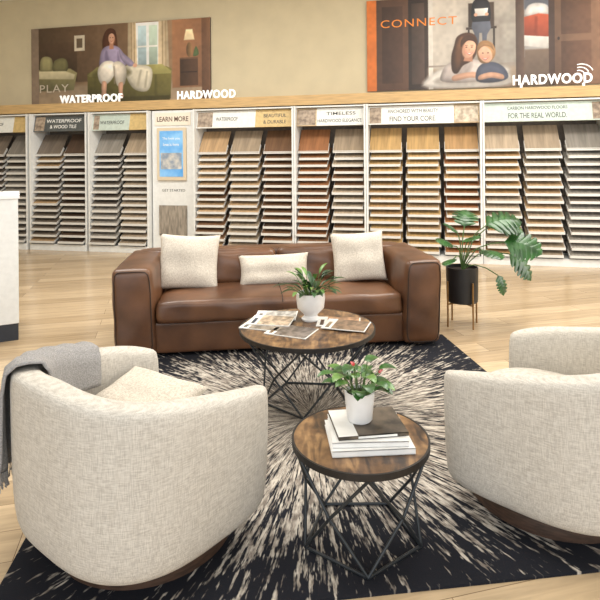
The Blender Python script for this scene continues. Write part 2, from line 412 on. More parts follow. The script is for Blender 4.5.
box('screen_frame',0.10,0.60,0.08,0.12,1.16,2.00,mat('screen_frame_tan',(214,198,172),0.5),parent=k,bevel=0.008)
box('screen',0.15,0.55,0.074,0.08,1.22,1.95,mat('screen_blue',(74,138,194),0.3,rgb2=(140,186,218),scale=4,emit=0.5),parent=k)
text('screen_text','The look you',0.3,0.05,T_w,parent=k,loc=(0.35,0.073,1.80),extr=0.001,bold=0.0)
text('screen_text','love is here',0.27,0.05,T_w,parent=k,loc=(0.35,0.073,1.71),extr=0.001,bold=0.0)
box('screen_image',0.17,0.53,0.071,0.074,1.34,1.60,mat('screen_room_photo',(196,190,178),0.4,rgb2=(96,116,140),scale=9,emit=0.3),parent=k)
box('mounted_sample',0.12,0.60,0.10,0.12,0.28,0.76,mat('mounted_sample_grey',(164,154,141),0.5,var=0.25,scale=3,stretch=(12,2,2)),parent=k)
text('sign_text','GET STARTED',0.4,0.04,T_dk,parent=k,loc=(0.365,0.119,0.98),extr=0.001,bold=0.0)

# ---------------------------------------------------------------- posters
def ell(cx,cy,rx,ry,n=18,rot=0):
    out=[]
    for i in range(n):
        a=2*math.pi*i/n; x=rx*math.cos(a); y=ry*math.sin(a)
        out.append((cx+x*math.cos(rot)-y*math.sin(rot),cy+x*math.sin(rot)+y*math.cos(rot)))
    return out
def R(u0,u1,v0,v1): return [(u0,v0),(u1,v0),(u1,v1),(u0,v1)]
def catmull(p,k=4):
    n=len(p); out=[]
    for i in range(n):
        p0,p1,p2,p3=p[i-1],p[i],p[(i+1)%n],p[(i+2)%n]
        for j in range(k):
            t=j/k
            out.append(tuple(0.5*((2*p1[d])+(-p0[d]+p2[d])*t+(2*p0[d]-5*p1[d]+4*p2[d]-p3[d])*t*t+(-p0[d]+3*p1[d]-3*p2[d]+p3[d])*t**3) for d in (0,1)))
    return out
def raster(shapes,nx,ny,aspect,seed=1):
    X,Y=np.meshgrid((np.arange(nx)+0.5)/nx,(np.arange(ny)+0.5)/ny)
    img=np.zeros((ny,nx,3))+120.0
    rng=np.random.RandomState(seed)
    def smooth_noise(cell):
        gx,gy=int(nx/cell)+3,int(ny/cell)+3
        g=rng.rand(gy,gx); fx=X*nx/cell; fy=Y*ny/cell
        ix=fx.astype(int);iy=fy.astype(int);tx=fx-ix;ty=fy-iy; tx=tx*tx*(3-2*tx);ty=ty*ty*(3-2*ty)
        return (g[iy,ix]*(1-tx)+g[iy,ix+1]*tx)*(1-ty)+(g[iy+1,ix]*(1-tx)+g[iy+1,ix+1]*tx)*ty
    nzA=smooth_noise(26)-0.5; nzB=smooth_noise(7)-0.5
    for s in shapes:
        col,pts=s[0],s[1]; soft=s[2] if len(s)>2 else 0.006; grad=s[3] if len(s)>3 else (0,0); organic=s[4] if len(s)>4 else False
        alpha=s[5] if len(s)>5 else 1.0
        if organic: pts=catmull(pts)
        P=[(a*aspect,b) for a,b in pts]
        px=X*aspect; py=Y
        us=[a for a,_ in P]; vs=[b for _,b in P]
        m=soft*2+0.01
        cm=(px>min(us)-m)&(px<max(us)+m)&(py>min(vs)-m)&(py<max(vs)+m)
        if not cm.any(): continue
        qx=px[cm];qy=py[cm]
        d2=np.full(qx.shape,1e9); ins=np.zeros(qx.shape,bool)
        n=len(P)
        for i in range(n):
            x0,y0=P[i];x1,y1=P[(i+1)%n]
            ex,ey=x1-x0,y1-y0; L2=ex*ex+ey*ey+1e-12
            t=np.clip(((qx-x0)*ex+(qy-y0)*ey)/L2,0,1)
            d2=np.minimum(d2,(qx-x0-t*ex)**2+(qy-y0-t*ey)**2)
            if y0!=y1:
                c=((y0>qy)!=(y1>qy))&(qx<(x1-x0)*(qy-y0)/(y1-y0)+x0)
                ins^=c
        sd=np.sqrt(d2)*np.where(ins,1,-1)
        a=np.clip(sd/(soft)+0.5,0,1)*alpha
        if organic:
            body=np.clip(sd/0.05,0,1)
            vol=0.80+0.24*body
        else: vol=1.0
        cu,cv=(min(us)+max(us))/2,(min(vs)+max(vs))/2; hu=max(1e-3,(max(us)-min(us))/2);hv=max(1e-3,(max(vs)-min(vs))/2)
        g=(1+grad[0]*(qx-cu)/hu+grad[1]*(qy-cv)/hv+0.08*nzA[cm]+0.10*nzB[cm])*vol
        cc=np.clip(np.array(col)[None,:]*g[:,None],0,255)
        img[cm]=img[cm]*(1-a[:,None])+cc*a[:,None]
    return img
def print_mat():
    m=bpy.data.materials.new('printed_canvas'); m.use_nodes=True; nt=m.node_tree; b=nt.nodes['Principled BSDF']
    at=nt.nodes.new('ShaderNodeVertexColor'); at.layer_name='print'
    nt.links.new(at.outputs['Color'],b.inputs['Base Color']); b.inputs['Roughness'].default_value=0.5
    return m
M_print=print_mat()
def poster(name,label,s0,s1,z0,z1,shapes,parent_texts,nx=460,ny=184):
    e=thing(name,label,'poster',WL(s0,WD,z0),RW)
    W=s1-s0;H=z1-z0
    box('frame',0,W,-0.035,-0.001,0,H,mat('poster_edge',(60,54,50),0.5),parent=e)
    img=raster(shapes,nx,ny,W/H)
    V=[(i/nx*W,-0.036,j/ny*H) for j in range(ny+1) for i in range(nx+1)]
    F=[(j*(nx+1)+i,j*(nx+1)+i+1,(j+1)*(nx+1)+i+1,(j+1)*(nx+1)+i) for j in range(ny) for i in range(nx)]
    me=bpy.data.meshes.new('printed_picture'); me.from_pydata(V,[],F); me.materials.append(M_print)
    ca=me.color_attributes.new('print','FLOAT_COLOR','CORNER')
    c=img/255.0; c=np.where(c<=0.04045,c/12.92,((c+0.055)/1.055)**2.4).reshape(-1,3)
    full=np.ones((len(F),4,4),dtype=np.float32); full[:,:,:3]=c[:,None,:]
    ca.data.foreach_set('color',full.ravel())
    o=bpy.data.objects.new('printed_picture',me); C.objects.link(o); o.parent=e
    for (b,u,v,w,h,mm) in parent_texts:
        text('printed_text',b,w*W,h*H,mm,parent=e,loc=(u*W,-0.0372,v*H),extr=0.0008,bold=0.0,space=1.15)
    return e
skin=(216,168,140); skd=(180,128,102)
A=[((138,112,86),R(0,1,0,1),0.01,(0.12,0.1)),
 ((96,76,58),R(0,0.56,0.28,1),0.02,(0.25,0.1)),((156,136,112),R(0,1,0,0.24),0.05,(0.05,-0.1)),
 ((72,56,43),R(0.045,0.27,0.42,0.80),0.01,(0.1,0.2)),((58,44,34),R(0.045,0.27,0.30,0.44),0.02,(0.1,0.2)),
 ((124,118,84),[(0.045,0.18),(0.25,0.18),(0.27,0.40),(0.23,0.46),(0.045,0.46)],0.012,(0.1,0.2)),
 ((146,140,100),[(0.055,0.44),(0.12,0.43),(0.125,0.58),(0.095,0.63),(0.058,0.60)],0.012,(0,0.15),True),((112,108,74),[(0.13,0.43),(0.21,0.43),(0.212,0.56),(0.18,0.60),(0.135,0.56)],0.012,(0,0.15),True),((196,186,152),[(0.045,0.34),(0.25,0.32),(0.258,0.38),(0.2,0.43),(0.045,0.44)],0.014,(0,0.1)),
 ((206,196,176),R(0.255,0.315,0.68,0.88),0.006),((104,88,70),R(0.268,0.302,0.72,0.84),0.006),
 ((238,240,238),R(0.60,0.735,0.40,0.99),0.008,(0,0.06)),((176,198,204),R(0.615,0.66,0.46,0.95),0.008,(0,0.2)),((186,204,188),R(0.675,0.72,0.46,0.95),0.008,(0,0.2)),((236,236,230),R(0.60,0.735,0.68,0.70),0.004),
 ((202,182,150),[(0.555,0.25),(0.612,0.25),(0.603,1),(0.56,1)],0.01,(0.15,0)),((166,144,112),R(0.575,0.582,0.25,1),0.01),((166,144,112),R(0.592,0.597,0.25,1),0.01),((202,182,150),[(0.722,0.25),(0.785,0.25),(0.775,1),(0.728,1)],0.01,(-0.15,0)),((166,144,112),R(0.745,0.751,0.25,1),0.01),((166,144,112),R(0.763,0.768,0.25,1),0.01),
 ((146,104,74),R(0.80,1.0,0.16,1),0.02,(-0.1,0.1)),((108,76,54),R(0.955,1,0,1),0.01,(0.1,0.1)),((76,54,40),R(0.84,0.935,0.18,0.52),0.008,(0.15,0)),((52,36,28),R(0.845,0.93,0.34,0.355),0.004),((104,76,56),R(0.84,0.935,0.505,0.525),0.004),
 ((244,222,178),[(0.862,0.74),(0.918,0.74),(0.907,0.87),(0.873,0.87)],0.012,(0,0.1)),((120,92,60),ell(0.89,0.62,0.016,0.09),0.008,(0.3,0)),((88,108,66),[(0.91,0.54),(0.925,0.66),(0.94,0.56)],0.01,(0,0),True),
 # olive bed with pale blanket over it
 ((98,92,52),[(0.33,0.03),(0.79,0.03),(0.795,0.40),(0.77,0.43),(0.38,0.43),(0.33,0.38)],0.008,(0.15,0.18)),((140,134,82),[(0.33,0.36),(0.385,0.46),(0.745,0.46),(0.795,0.37),(0.79,0.34),(0.34,0.34)],0.012,(0.18,0.08)),((70,66,38),R(0.34,0.785,0.0,0.07),0.02),
 ((76,72,40),[(0.70,0.05),(0.705,0.33),(0.715,0.33),(0.718,0.05)],0.03,(0,0),False,0.6),((76,72,40),[(0.36,0.05),(0.37,0.33),(0.378,0.33),(0.373,0.05)],0.03,(0,0),False,0.6),
 ((204,196,176),[(0.54,0.45),(0.64,0.46),(0.69,0.40),(0.685,0.22),(0.66,0.13),(0.60,0.15),(0.56,0.26)],0.012,(0.12,0.14),True),((164,156,136),[(0.60,0.18),(0.625,0.40),(0.635,0.40),(0.617,0.18)],0.02,(0,0),False,0.7),((164,156,136),[(0.645,0.17),(0.66,0.38),(0.668,0.38),(0.658,0.17)],0.02,(0,0),False,0.7),
 ((84,78,46),[(0.37,0.34),(0.56,0.34),(0.55,0.43),(0.40,0.42)],0.05,(0,0),True,0.7),
 # seated woman
 ((84,48,32),[(0.427,0.88),(0.455,0.945),(0.488,0.91),(0.500,0.78),(0.498,0.62),(0.47,0.56),(0.43,0.60),(0.415,0.74)],0.012,(0.15,0.1),True),
 ((154,142,170),[(0.415,0.68),(0.45,0.725),(0.50,0.71),(0.535,0.61),(0.545,0.46),(0.48,0.40),(0.405,0.44),(0.400,0.56)],0.012,(0.15,0.12),True),
 ((112,100,130),[(0.43,0.60),(0.44,0.66),(0.455,0.5),(0.44,0.46)],0.03,(0,0),True,0.6),((112,100,130),[(0.50,0.60),(0.505,0.64),(0.515,0.5),(0.505,0.46)],0.03,(0,0),True,0.6),
 (skd,[(0.455,0.68),(0.480,0.68),(0.478,0.77),(0.457,0.77)],0.008),(skin,ell(0.468,0.815,0.018,0.068),0.010,(0.1,0.05)),(skd,ell(0.482,0.80,0.006,0.05),0.025,(0,0),False,0.6),
 ((84,48,32),[(0.442,0.84),(0.448,0.915),(0.468,0.94),(0.489,0.91),(0.492,0.82),(0.484,0.865),(0.468,0.88),(0.454,0.865)],0.008,(0,0.1),True),
 ((70,44,36),ell(0.461,0.825,0.0032,0.005,8),0.006),((70,44,36),ell(0.475,0.825,0.0032,0.005,8),0.006),((172,84,76),[(0.461,0.787),(0.468,0.780),(0.476,0.788),(0.468,0.772)],0.005),
 ((166,154,182),[(0.51,0.67),(0.54,0.61),(0.59,0.50),(0.585,0.455),(0.56,0.46),(0.52,0.55)],0.01,(0.1,0.1),True),(skin,ell(0.597,0.460,0.012,0.026),0.008),
 ((228,220,206),[(0.395,0.46),(0.43,0.53),(0.475,0.52),(0.49,0.43),(0.475,0.32),(0.44,0.24),(0.405,0.25),(0.388,0.36)],0.010,(0.12,0.15),True),
 ((212,202,186),[(0.475,0.49),(0.51,0.52),(0.545,0.45),(0.55,0.34),(0.535,0.22),(0.50,0.21),(0.485,0.32)],0.010,(-0.12,0.15),True),
 ((138,126,112),[(0.478,0.46),(0.484,0.46),(0.488,0.24),(0.480,0.24)],0.02,(0,0),False,0.8),
 (skin,[(0.413,0.27),(0.438,0.26),(0.436,0.14),(0.433,0.07),(0.410,0.06),(0.409,0.14)],0.008,(0.1,0.1),True),(skin,[(0.506,0.24),(0.530,0.25),(0.528,0.13),(0.533,0.07),(0.510,0.05),(0.506,0.13)],0.008,(0.1,0.1),True),
 ((136,118,102),R(0.0,0.045,0,1),0.006),
]
PT=mat('poster_text_grey',(196,186,170),0.5)
poster('bedroom_poster','wide printed poster of a woman seated on a green bed',-5.02,-1.62,2.48,3.84,A,[('PLAY',0.135,0.16,0.17,0.10,PT)])
hair=(116,78,50); hair2=(78,50,34); hch=(172,130,88)
B=[((120,92,72),R(0,1,0,1),0.01),((88,64,50),R(0.04,0.19,0,1),0.006,(0.1,0.05)),((72,52,42),R(0.07,0.165,0.08,0.92),0.006,(0.15,0)),((54,43,38),R(0.19,0.28,0.0,1),0.006,(0.15,0)),((76,61,53),R(0.205,0.262,0.06,0.94),0.006,(0.15,0)),
 ((182,174,163),R(0.28,0.66,0.18,1),0.008,(-0.12,0.08)),((146,130,114),R(0.28,0.66,0.0,0.22),0.05,(0,0.1)),((214,208,198),R(0.28,0.30,0,1),0.006),
 ((150,140,130),R(0.28,0.66,0.235,0.255),0.006),((120,110,102),R(0.44,0.60,0.24,0.74),0.06,(0,0),False,0.3),
 # person seated in a dark chair behind, cropped by the top edge
 ((60,50,44),R(0.445,0.575,0.62,0.645),0.006),((50,42,38),R(0.452,0.460,0.40,0.62),0.004),((50,42,38),R(0.560,0.568,0.40,0.62),0.004),
 ((70,58,50),R(0.455,0.565,0.645,0.90),0.01,(0.15,0.1)),
 ((44,44,50),[(0.475,0.70),(0.47,0.86),(0.488,0.94),(0.53,0.94),(0.548,0.86),(0.545,0.70)],0.010,(0.15,0.1),True),
 (skin,ell(0.510,0.985,0.016,0.05),0.008,(0.1,0)),((72,48,34),[(0.492,0.99),(0.50,1.04),(0.52,1.04),(0.529,0.99),(0.52,1.01),(0.50,1.01)],0.008),
 ((224,220,214),[(0.485,0.76),(0.535,0.76),(0.54,0.84),(0.482,0.84)],0.006,(0.1,0.1)),(skin,ell(0.487,0.775,0.008,0.018),0.006),(skin,ell(0.534,0.775,0.008,0.018),0.006),
 ((88,92,104),[(0.472,0.70),(0.548,0.70),(0.552,0.63),(0.535,0.56),(0.53,0.44),(0.515,0.44),(0.513,0.58),(0.502,0.58),(0.498,0.44),(0.482,0.44),(0.48,0.58),(0.468,0.64)],0.010,(0.15,0.1)),
 ((92,74,64),R(0.655,0.69,0.0,1),0.006,(0.15,0)),((164,160,156),R(0.69,0.80,0.30,1),0.008,(0.1,0)),((98,102,112),R(0.69,0.80,0.80,1),0.02),((228,224,220),[(0.70,0.73),(0.79,0.73),(0.785,0.83),(0.74,0.86),(0.705,0.83)],0.012,(0,0.1),True),((166,78,52),[(0.69,0.52),(0.80,0.50),(0.80,0.73),(0.75,0.75),(0.69,0.72)],0.012,(0.1,0.2)),((124,56,38),[(0.73,0.52),(0.735,0.72),(0.745,0.72),(0.745,0.52)],0.02,(0,0),False,0.6),((204,200,194),[(0.69,0.42),(0.80,0.38),(0.80,0.50),(0.69,0.53)],0.01,(0,0.1)),((104,88,76),R(0.69,0.80,0.0,0.38),0.02,(0,0.15)),
 ((74,57,50),R(0.79,0.815,0,1),0.006),((124,95,76),R(0.815,1,0,1),0.006,(0.15,0.08)),((102,75,60),R(0.84,0.96,0.1,0.45),0.008,(0.15,0)),((102,75,60),R(0.84,0.96,0.52,0.94),0.008,(0.15,0)),((54,42,38),ell(0.83,0.48,0.005,0.018,10),0.004),
 ((210,204,196),[(0.25,0.04),(0.42,0.0),(0.62,0.02),(0.63,0.14),(0.6,0.22),(0.36,0.24)],0.04,(0,0.08),True),((160,150,140),[(0.33,0.05),(0.60,0.05),(0.60,0.11),(0.34,0.12)],0.04,(0,0),True,0.7),
 # mother propped low on her elbows
 ((192,180,174),[(0.34,0.08),(0.44,0.06),(0.53,0.09),(0.55,0.20),(0.50,0.29),(0.42,0.31),(0.36,0.26),(0.335,0.16)],0.012,(0.1,0.15),True),((156,144,138),[(0.43,0.10),(0.47,0.24),(0.45,0.28),(0.41,0.18)],0.04,(0,0),True,0.6),
 (hair2,[(0.393,0.46),(0.405,0.55),(0.44,0.59),(0.478,0.57),(0.494,0.48),(0.486,0.35),(0.462,0.28),(0.43,0.24),(0.405,0.16),(0.383,0.19),(0.380,0.34)],0.012,(0.15,0.1),True),
 (hair,[(0.397,0.42),(0.410,0.51),(0.430,0.55),(0.424,0.40),(0.418,0.25),(0.403,0.21),(0.392,0.30)],0.02,(0.2,0.1),True,0.8),
 (skd,[(0.433,0.29),(0.472,0.28),(0.472,0.36),(0.442,0.38)],0.01),
 (skin,ell(0.457,0.418,0.029,0.098,18,-0.08),0.010,(0.1,0.06)),(skd,ell(0.435,0.40,0.007,0.07),0.03,(0,0),False,0.6),((228,150,130),ell(0.446,0.385,0.008,0.018),0.025,(0,0),False,0.5),((228,150,130),ell(0.472,0.383,0.007,0.018),0.025,(0,0),False,0.5),
 (hair2,[(0.422,0.44),(0.424,0.515),(0.45,0.56),(0.479,0.54),(0.490,0.46),(0.476,0.495),(0.452,0.505),(0.434,0.475)],0.008,(0,0.1),True),
 ((80,54,44),ell(0.446,0.436,0.0042,0.006,8),0.006),((80,54,44),ell(0.469,0.434,0.0042,0.006,8),0.006),((110,76,58),R(0.440,0.452,0.452,0.457),0.006),((110,76,58),R(0.464,0.475,0.450,0.455),0.006),(skd,R(0.456,0.460,0.395,0.415),0.012,(0,0),False,0.7),((178,90,84),[(0.443,0.378),(0.458,0.370),(0.474,0.377),(0.459,0.350)],0.005),((246,240,234),[(0.447,0.374),(0.458,0.369),(0.470,0.373),(0.459,0.360)],0.004),
 (skin,[(0.39,0.08),(0.46,0.11),(0.53,0.09),(0.54,0.13),(0.47,0.17),(0.39,0.14)],0.01,(0.05,0.15),True),
 # child tucked against her
 ((80,84,100),[(0.49,0.07),(0.56,0.05),(0.62,0.09),(0.610,0.19),(0.57,0.26),(0.52,0.26),(0.49,0.19)],0.012,(0.1,0.15),True),
 (hch,[(0.490,0.37),(0.496,0.46),(0.522,0.50),(0.554,0.47),(0.569,0.40),(0.565,0.32),(0.540,0.26),(0.504,0.27)],0.01,(0.15,0.12),True),
 (skin,ell(0.526,0.352,0.029,0.088,18,0.10),0.010,(0.06,0.05)),((228,150,130),ell(0.513,0.328,0.008,0.02),0.025,(0,0),False,0.6),((228,150,130),ell(0.543,0.328,0.008,0.02),0.025,(0,0),False,0.6),
 (hch,[(0.497,0.39),(0.503,0.46),(0.526,0.485),(0.552,0.46),(0.562,0.39),(0.548,0.425),(0.525,0.44),(0.507,0.42)],0.008,(0,0.1),True),
 ((80,54,44),ell(0.516,0.365,0.0042,0.006,8),0.006),((80,54,44),ell(0.538,0.365,0.0042,0.006,8),0.006),((178,90,84),[(0.512,0.315),(0.526,0.306),(0.541,0.315),(0.526,0.286)],0.005),((246,240,234),[(0.516,0.311),(0.526,0.306),(0.537,0.311),(0.526,0.297)],0.004),
 (skin,[(0.50,0.08),(0.55,0.10),(0.60,0.08),(0.60,0.13),(0.55,0.16),(0.50,0.13)],0.01,(0.05,0.15),True),
 ((204,112,48),R(0,0.045,0,1),0.006,(0,0.08)),
]
poster('family_poster','wide printed poster of mother and child lying on a rug',0.96,4.28,2.52,3.92,B,[('CONNECT',0.235,0.69,0.34,0.085,T_or)])

def letters(body,s,w,h,z,label):
    o=text('lettering_sign',body,w,h,M_letters,None,WL(s,0.13,z),RW,extr=0.012,bold=0.03,space=1.12)
    return tag(o,label,'sign lettering')
letters('WATERPROOF',-3.58,1.16,0.135,2.45,'white standing block letters WATERPROOF on the rack ledge')
letters('HARDWOOD',-1.54,0.98,0.135,2.45,'white standing block letters HARDWOOD on the ledge beside a poster')
o=letters('HARDWOOD',3.54,1.02,0.14,2.49,'white standing block letters HARDWOOD topped with curved arcs')
arcs=[]
for r in (0.07,0.115,0.16):
    arcs.append([(0.32+r*0.3+r*math.cos(a),-0.01,0.085+r*0.95*math.sin(a)+0.02) for a in [math.radians(24+i*7) for i in range(13)]])
tubes('swoosh',arcs,0.007,M_letters,parent=o)
boxes('mounting_foot',[(-0.4,0,-0.02,0.03,0.02,0.04),(0.4,0,-0.02,0.03,0.02,0.04)],M_letters,parent=o)

# ---------------------------------------------------------------- reception counter
ct=thing('reception_counter','white reception counter with dark toe kick','counter',(-2.36,4.64,0),math.radians(27))
box('body',-1.6,0,0,0.6,0.14,1.18,M_white,parent=ct,bevel=0.004)
box('countertop',-1.62,0.012,-0.012,0.612,1.18,1.215,mat('counter_top',(236,236,236),0.35),parent=ct,bevel=0.004)
box('toe_kick',-1.6,-0.005,0.005,0.6,0,0.14,M_black,parent=ct)

# ---------------------------------------------------------------- rug
ra=math.radians(7); fr=Vector((1.50,2.05,0)); ux=Vector((math.cos(ra),math.sin(ra),0)); uy=Vector((-math.sin(ra),math.cos(ra),0))
rc=fr-ux*1.28+uy*1.315
rug=box('area_rug',-1.28,1.28,-1.315,1.315,0,0.010,rug_mat(),loc=rc,rot=(0,0,ra))
tag(rug,'black rug with cream and grey radiating burst pattern under the seating','rug')

# ---------------------------------------------------------------- sofa
SX,SY=-0.14,4.24
sf=thing('sofa','brown leather track-arm sofa facing the round coffee table','sofa',(SX,SY,0.0105),math.radians(7))
HW=1.25
softbox('sofa_base',2.44,0.86,0.24,0.02,M_leather,sf,(0,0.48,0.14),n=14,wrinkle=0.0015)
softbox('backrest',2.44,0.24,0.64,0.045,M_leather,sf,(0,0.84,0.37),puff=(0,0.01,0.008),n=16,wrinkle=0.002)
for i,sx in enumerate((-1,1)):
    a=softbox('armrest',0.30,0.96,0.66,0.045,M_leather,sf,(sx*(HW-0.15),0.47,0.347),puff=(0.018,0.010,0.010),n=18,wrinkle=0.0035,seed=i,flare=sx*0.024)
    x0=0.130; zz=0.310; pts=[]
    for q in range(48):
        t=2*math.pi*q/48; c,s_=math.cos(t),math.sin(t)
        f=(abs(c)**8+abs(s_)**8)**(-1/8)
        pts.append((c*f*x0+sx*0.024*(s_*f*zz/0.33+1)*0.5,-0.478,s_*f*zz))
    tubes('seam',[pts],0.004,M_seam,parent=a,cyclic=True)
sc_=softbox('seat_cushion',1.90,0.72,0.17,0.042,M_leather,sf,(0,0.37,0.335),puff=(0,0.010,0.026),n=24,wrinkle=0.006,seed=5)
tubes('seam',[[(0,-0.368,-0.07),(0,-0.371,0),(0,-0.362,0.07),(0,-0.33,0.096),(0,-0.1,0.114),(0,0.2,0.112)]],0.003,M_seam,parent=sc_)
for i,x in enumerate((-0.475,0.475)):
    softbox('back_cushion',0.94,0.19,0.31,0.060,M_leather,sf,(x,0.665,0.545),rot=(math.radians(-8),0,0),puff=(0,0.022,0.016),n=16,wrinkle=0.006,seed=9+i)
for x in (-1.1,1.1):
    for y in (0.1,0.85):
        box('leg',x-0.04,x+0.04,y-0.04,y+0.04,0.0,0.025,M_walnut,parent=sf)
def sofa_pt(x,y,z):
    a=math.radians(7); return (SX+x*math.cos(a)-y*math.sin(a),SY+x*math.sin(a)+y*math.cos(a),z)
for nm,lb,x,w,h,z,seed,rx,ry in (('throw_pillow','square cream woven throw pillow on the brown sofa',-0.74,0.50,0.46,0.645,1,-16,3),('lumbar_pillow','rectangular cream lumbar pillow at the middle of the sofa',-0.03,0.60,0.27,0.555,2,-18,-1),('throw_pillow','square cream throw pillow leaning beside the sofa arm',0.70,0.47,0.43,0.645,3,-15,-2)):
    o=pillow_mesh(nm,w,h,0.14,M_pillow,None,sofa_pt(x,0.47,z),(math.radians(rx),math.radians(ry),math.radians(7)),seed)
    tag(o,lb,'pillow')

# ---------------------------------------------------------------- tables
def table(name,label,cx,cy,rad,h,rot,rt,rm,rb):
    t=thing(name,label,'table',(cx,cy,0.0105),rot)
    h=h-0.0105
    lathe('table_top',[(0,h),(rad-0.008,h),(rad-0.006,h-0.024),(0,h-0.024)],M_tabwood,t,seg=64,smooth=False)
    lathe('metal_rim',[(rad-0.008,h+0.0008),(rad,h+0.0008),(rad,h-0.024),(rad-0.008,h-0.024)],mat('dark_rim',(44,40,38),0.5,metal=0.3,var=0.2),t,seg=64,smooth=False)
    n=5; th=0.006; hb=h-0.024-th
    def ring(R_,z,off): return [Vector((R_*math.cos(2*math.pi*(i+off)/n),R_*math.sin(2*math.pi*(i+off)/n),z)) for i in range(n)]
    T=ring(rad*rt,hb,0); Mi=ring(rad*rm,h*0.47,0.5); Bm=ring(rad*rb,th,0)
    L=[]
    for i in range(n):
        j=(i+1)%n
        L+=[[T[i],T[j]],[Bm[i],Bm[j]],[T[i],Mi[i]],[T[j],Mi[i]],[Mi[i],Bm[i]],[Mi[i],Bm[j]]]
    tubes('wire_base',L,th,M_metal,t)
    return t
table('coffee_table','large round wood coffee table with geometric black wire base',0.035,3.43,0.418,0.46,math.radians(-96),0.93,0.70,0.66)
table('side_table','small round wood side table with geometric black wire base',0.228,2.19,0.270,0.40,math.radians(-90),0.95,0.84,0.86)

# ---------------------------------------------------------------- books and brochures
def brochure(cx,cy,z,rz,c1,c2,label,w=0.20,d=0.27):
    t=thing('brochure',label,'magazine',(cx,cy,z),rz,'brochures on the coffee table')
    box('pages',-w/2,w/2,-d/2,d/2,0,0.005,M_paper,parent=t)
    m1=mat('cover_%d_%d_%d'%c1,c1,0.35,rgb2=tuple(min(255,v*1.45+14) for v in c1),scale=16,stretch=(1,1.6,1))
    box('cover_picture',-w/2+0.004,w/2-0.004,-d/2+0.006,d*0.27,0.005,0.0062,m1,parent=t)
    if c2: box('cover_band',-w/2+0.02,w/2-0.07,d*0.34,d*0.42,0.005,0.0062,mat('cover_%d_%d_%d'%c2,c2,0.35,var=0.3,scale=14),parent=t)
zt=0.4615
brochure(-0.225,3.45,zt,1.25,(104,96,86),(120,116,110),'open white brochure with grey interior photo')
brochure(-0.165,3.66,zt,1.5,(138,136,132),(90,84,80),'pale grey brochure near the rim of the table')
brochure(-0.06,3.32,zt,1.15,(88,80,74),(150,120,90),'white brochure with dark room photo on its cover')
brochure(-0.19,3.52,zt+0.0068,1.38,(146,130,112),(60,70,90),'cream brochure overlapping others beside the planter')
brochure(0.235,3.50,zt,1.45,(128,98,74),(84,60,44),'brown-covered brochure with warm interior photo')
brochure(0.275,3.41,zt+0.0068,1.25,(98,80,64),(170,150,120),'dark brown brochure laid over another brochure')
def book(cx,cy,z,rz,w,d,t_,cov,label):
    t=thing('book',label,'book',(cx,cy,z),rz,'books stacked on the side table')
    boxes('cover',[(0,0,0.0015,w,d,0.003),(0,0,t_-0.0015,w,d,0.003),(-w/2+0.0015,0,t_/2,0.003,d,t_)],cov,parent=t)
    box('pages',-w/2+0.004,w/2-0.005,-d/2+0.005,d/2-0.005,0.003,t_-0.003,M_paper,parent=t)
    return t
z0=0.4015
cw=mat('cover_white',(236,235,232),0.4,var=0.03); cg=mat('cover_taupe',(104,92,78),0.45,rgb2=(50,44,38),scale=12)
book(0.255,2.165,z0,1.64,0.25,0.31,0.022,cw,'wide white hardcover book at the bottom of the stack')
book(0.25,2.175,z0+0.0222,1.60,0.235,0.285,0.020,cw,'white hardcover book in the middle of the stack')
bk=book(0.255,2.195,z0+0.0424,1.70,0.22,0.27,0.014,cg,'taupe photo-covered book on top of the stack')
box('cover_title_panel',-0.11,0.11,0.06,0.135,0.014,0.0148,cw,parent=bk)
box('spine_print',-0.113,-0.1101,-0.09,0.06,0.004,0.011,cw,parent=bk)

# ---------------------------------------------------------------- plants
def leaf(V,F,base,az,el,L,W,droop=0.6,fold=0.15,n=8,heart=False):
    b=Vector(base); p=b.copy(); e=el; step=L/n
    hd=Vector((math.cos(az),math.sin(az),0)); side=Vector((-math.sin(az),math.cos(az),0))
    rows=[]
    for i in range(n+1):
        t=i/n
        if heart: w=W*0.5*(math.sin(math.pi*min(1,(t*0.86+0.14)))**0.7)*(1-0.25*t)*1.15
        else: w=W*0.5*math.sin(math.pi*min(1,t*0.94+0.06))**0.9
        if i==n: w=0.0005
        upv=Vector((0,0,1))*math.cos(e)-hd*math.sin(e)
        rows.append((p+side*w+upv*w*fold*2,p.copy(),p-side*w+upv*w*fold*2))
        p=p+(hd*math.cos(e)+Vector((0,0,1))*math.sin(e))*step
        e-=droop/n
    k=len(V)
    for r_ in rows: V.extend(r_)
    for i in range(n):
        a=k+3*i
        F.append((a,a+1,a+4,a+3)); F.append((a+1,a+2,a+5,a+4))
def foliage(name,parts,parent,m,loc=(0,0,0)):
    V=[];F=[]
    for a in parts: leaf(V,F,*a)
    return mesh_obj(name,V,F,m,smooth=True,parent=parent,loc=loc)
p1=thing('potted_plant','leafy green plant in a footed white ceramic planter','plant',(0.06,3.56,zt))
lathe('planter',[(0,0),(0.055,0),(0.06,0.012),(0.04,0.03),(0.05,0.045),(0.085,0.08),(0.093,0.14),(0.09,0.175),(0.083,0.175),(0.083,0.155),(0,0.155)],M_ceramic,p1)
lathe('soil',[(0,0.158),(0.082,0.158),(0.082,0.15)],M_soil,p1,seg=24)
rnd=random.Random(4); ls=[];stl=[]
for i in range(56):
    az=rnd.uniform(0,6.28); el=rnd.uniform(0.35,1.35); d=rnd.uniform(0.04,0.14)
    b0=Vector((0.03*math.cos(az),0.03*math.sin(az),0.155)); b1=b0+Vector((math.cos(az)*math.cos(el)*d,math.sin(az)*math.cos(el)*d,math.sin(el)*d))
    stl.append([b0,b1]); ls.append((b1,az+rnd.uniform(-0.4,0.4),el*0.8,rnd.uniform(0.08,0.12),rnd.uniform(0.024,0.038),1.0,0.15,7))
foliage('leaves',ls[:42],p1,M_leafd); foliage('new_leaves',ls[42:],p1,M_leafl); tubes('stems',stl,0.002,M_stem,p1,res=1)
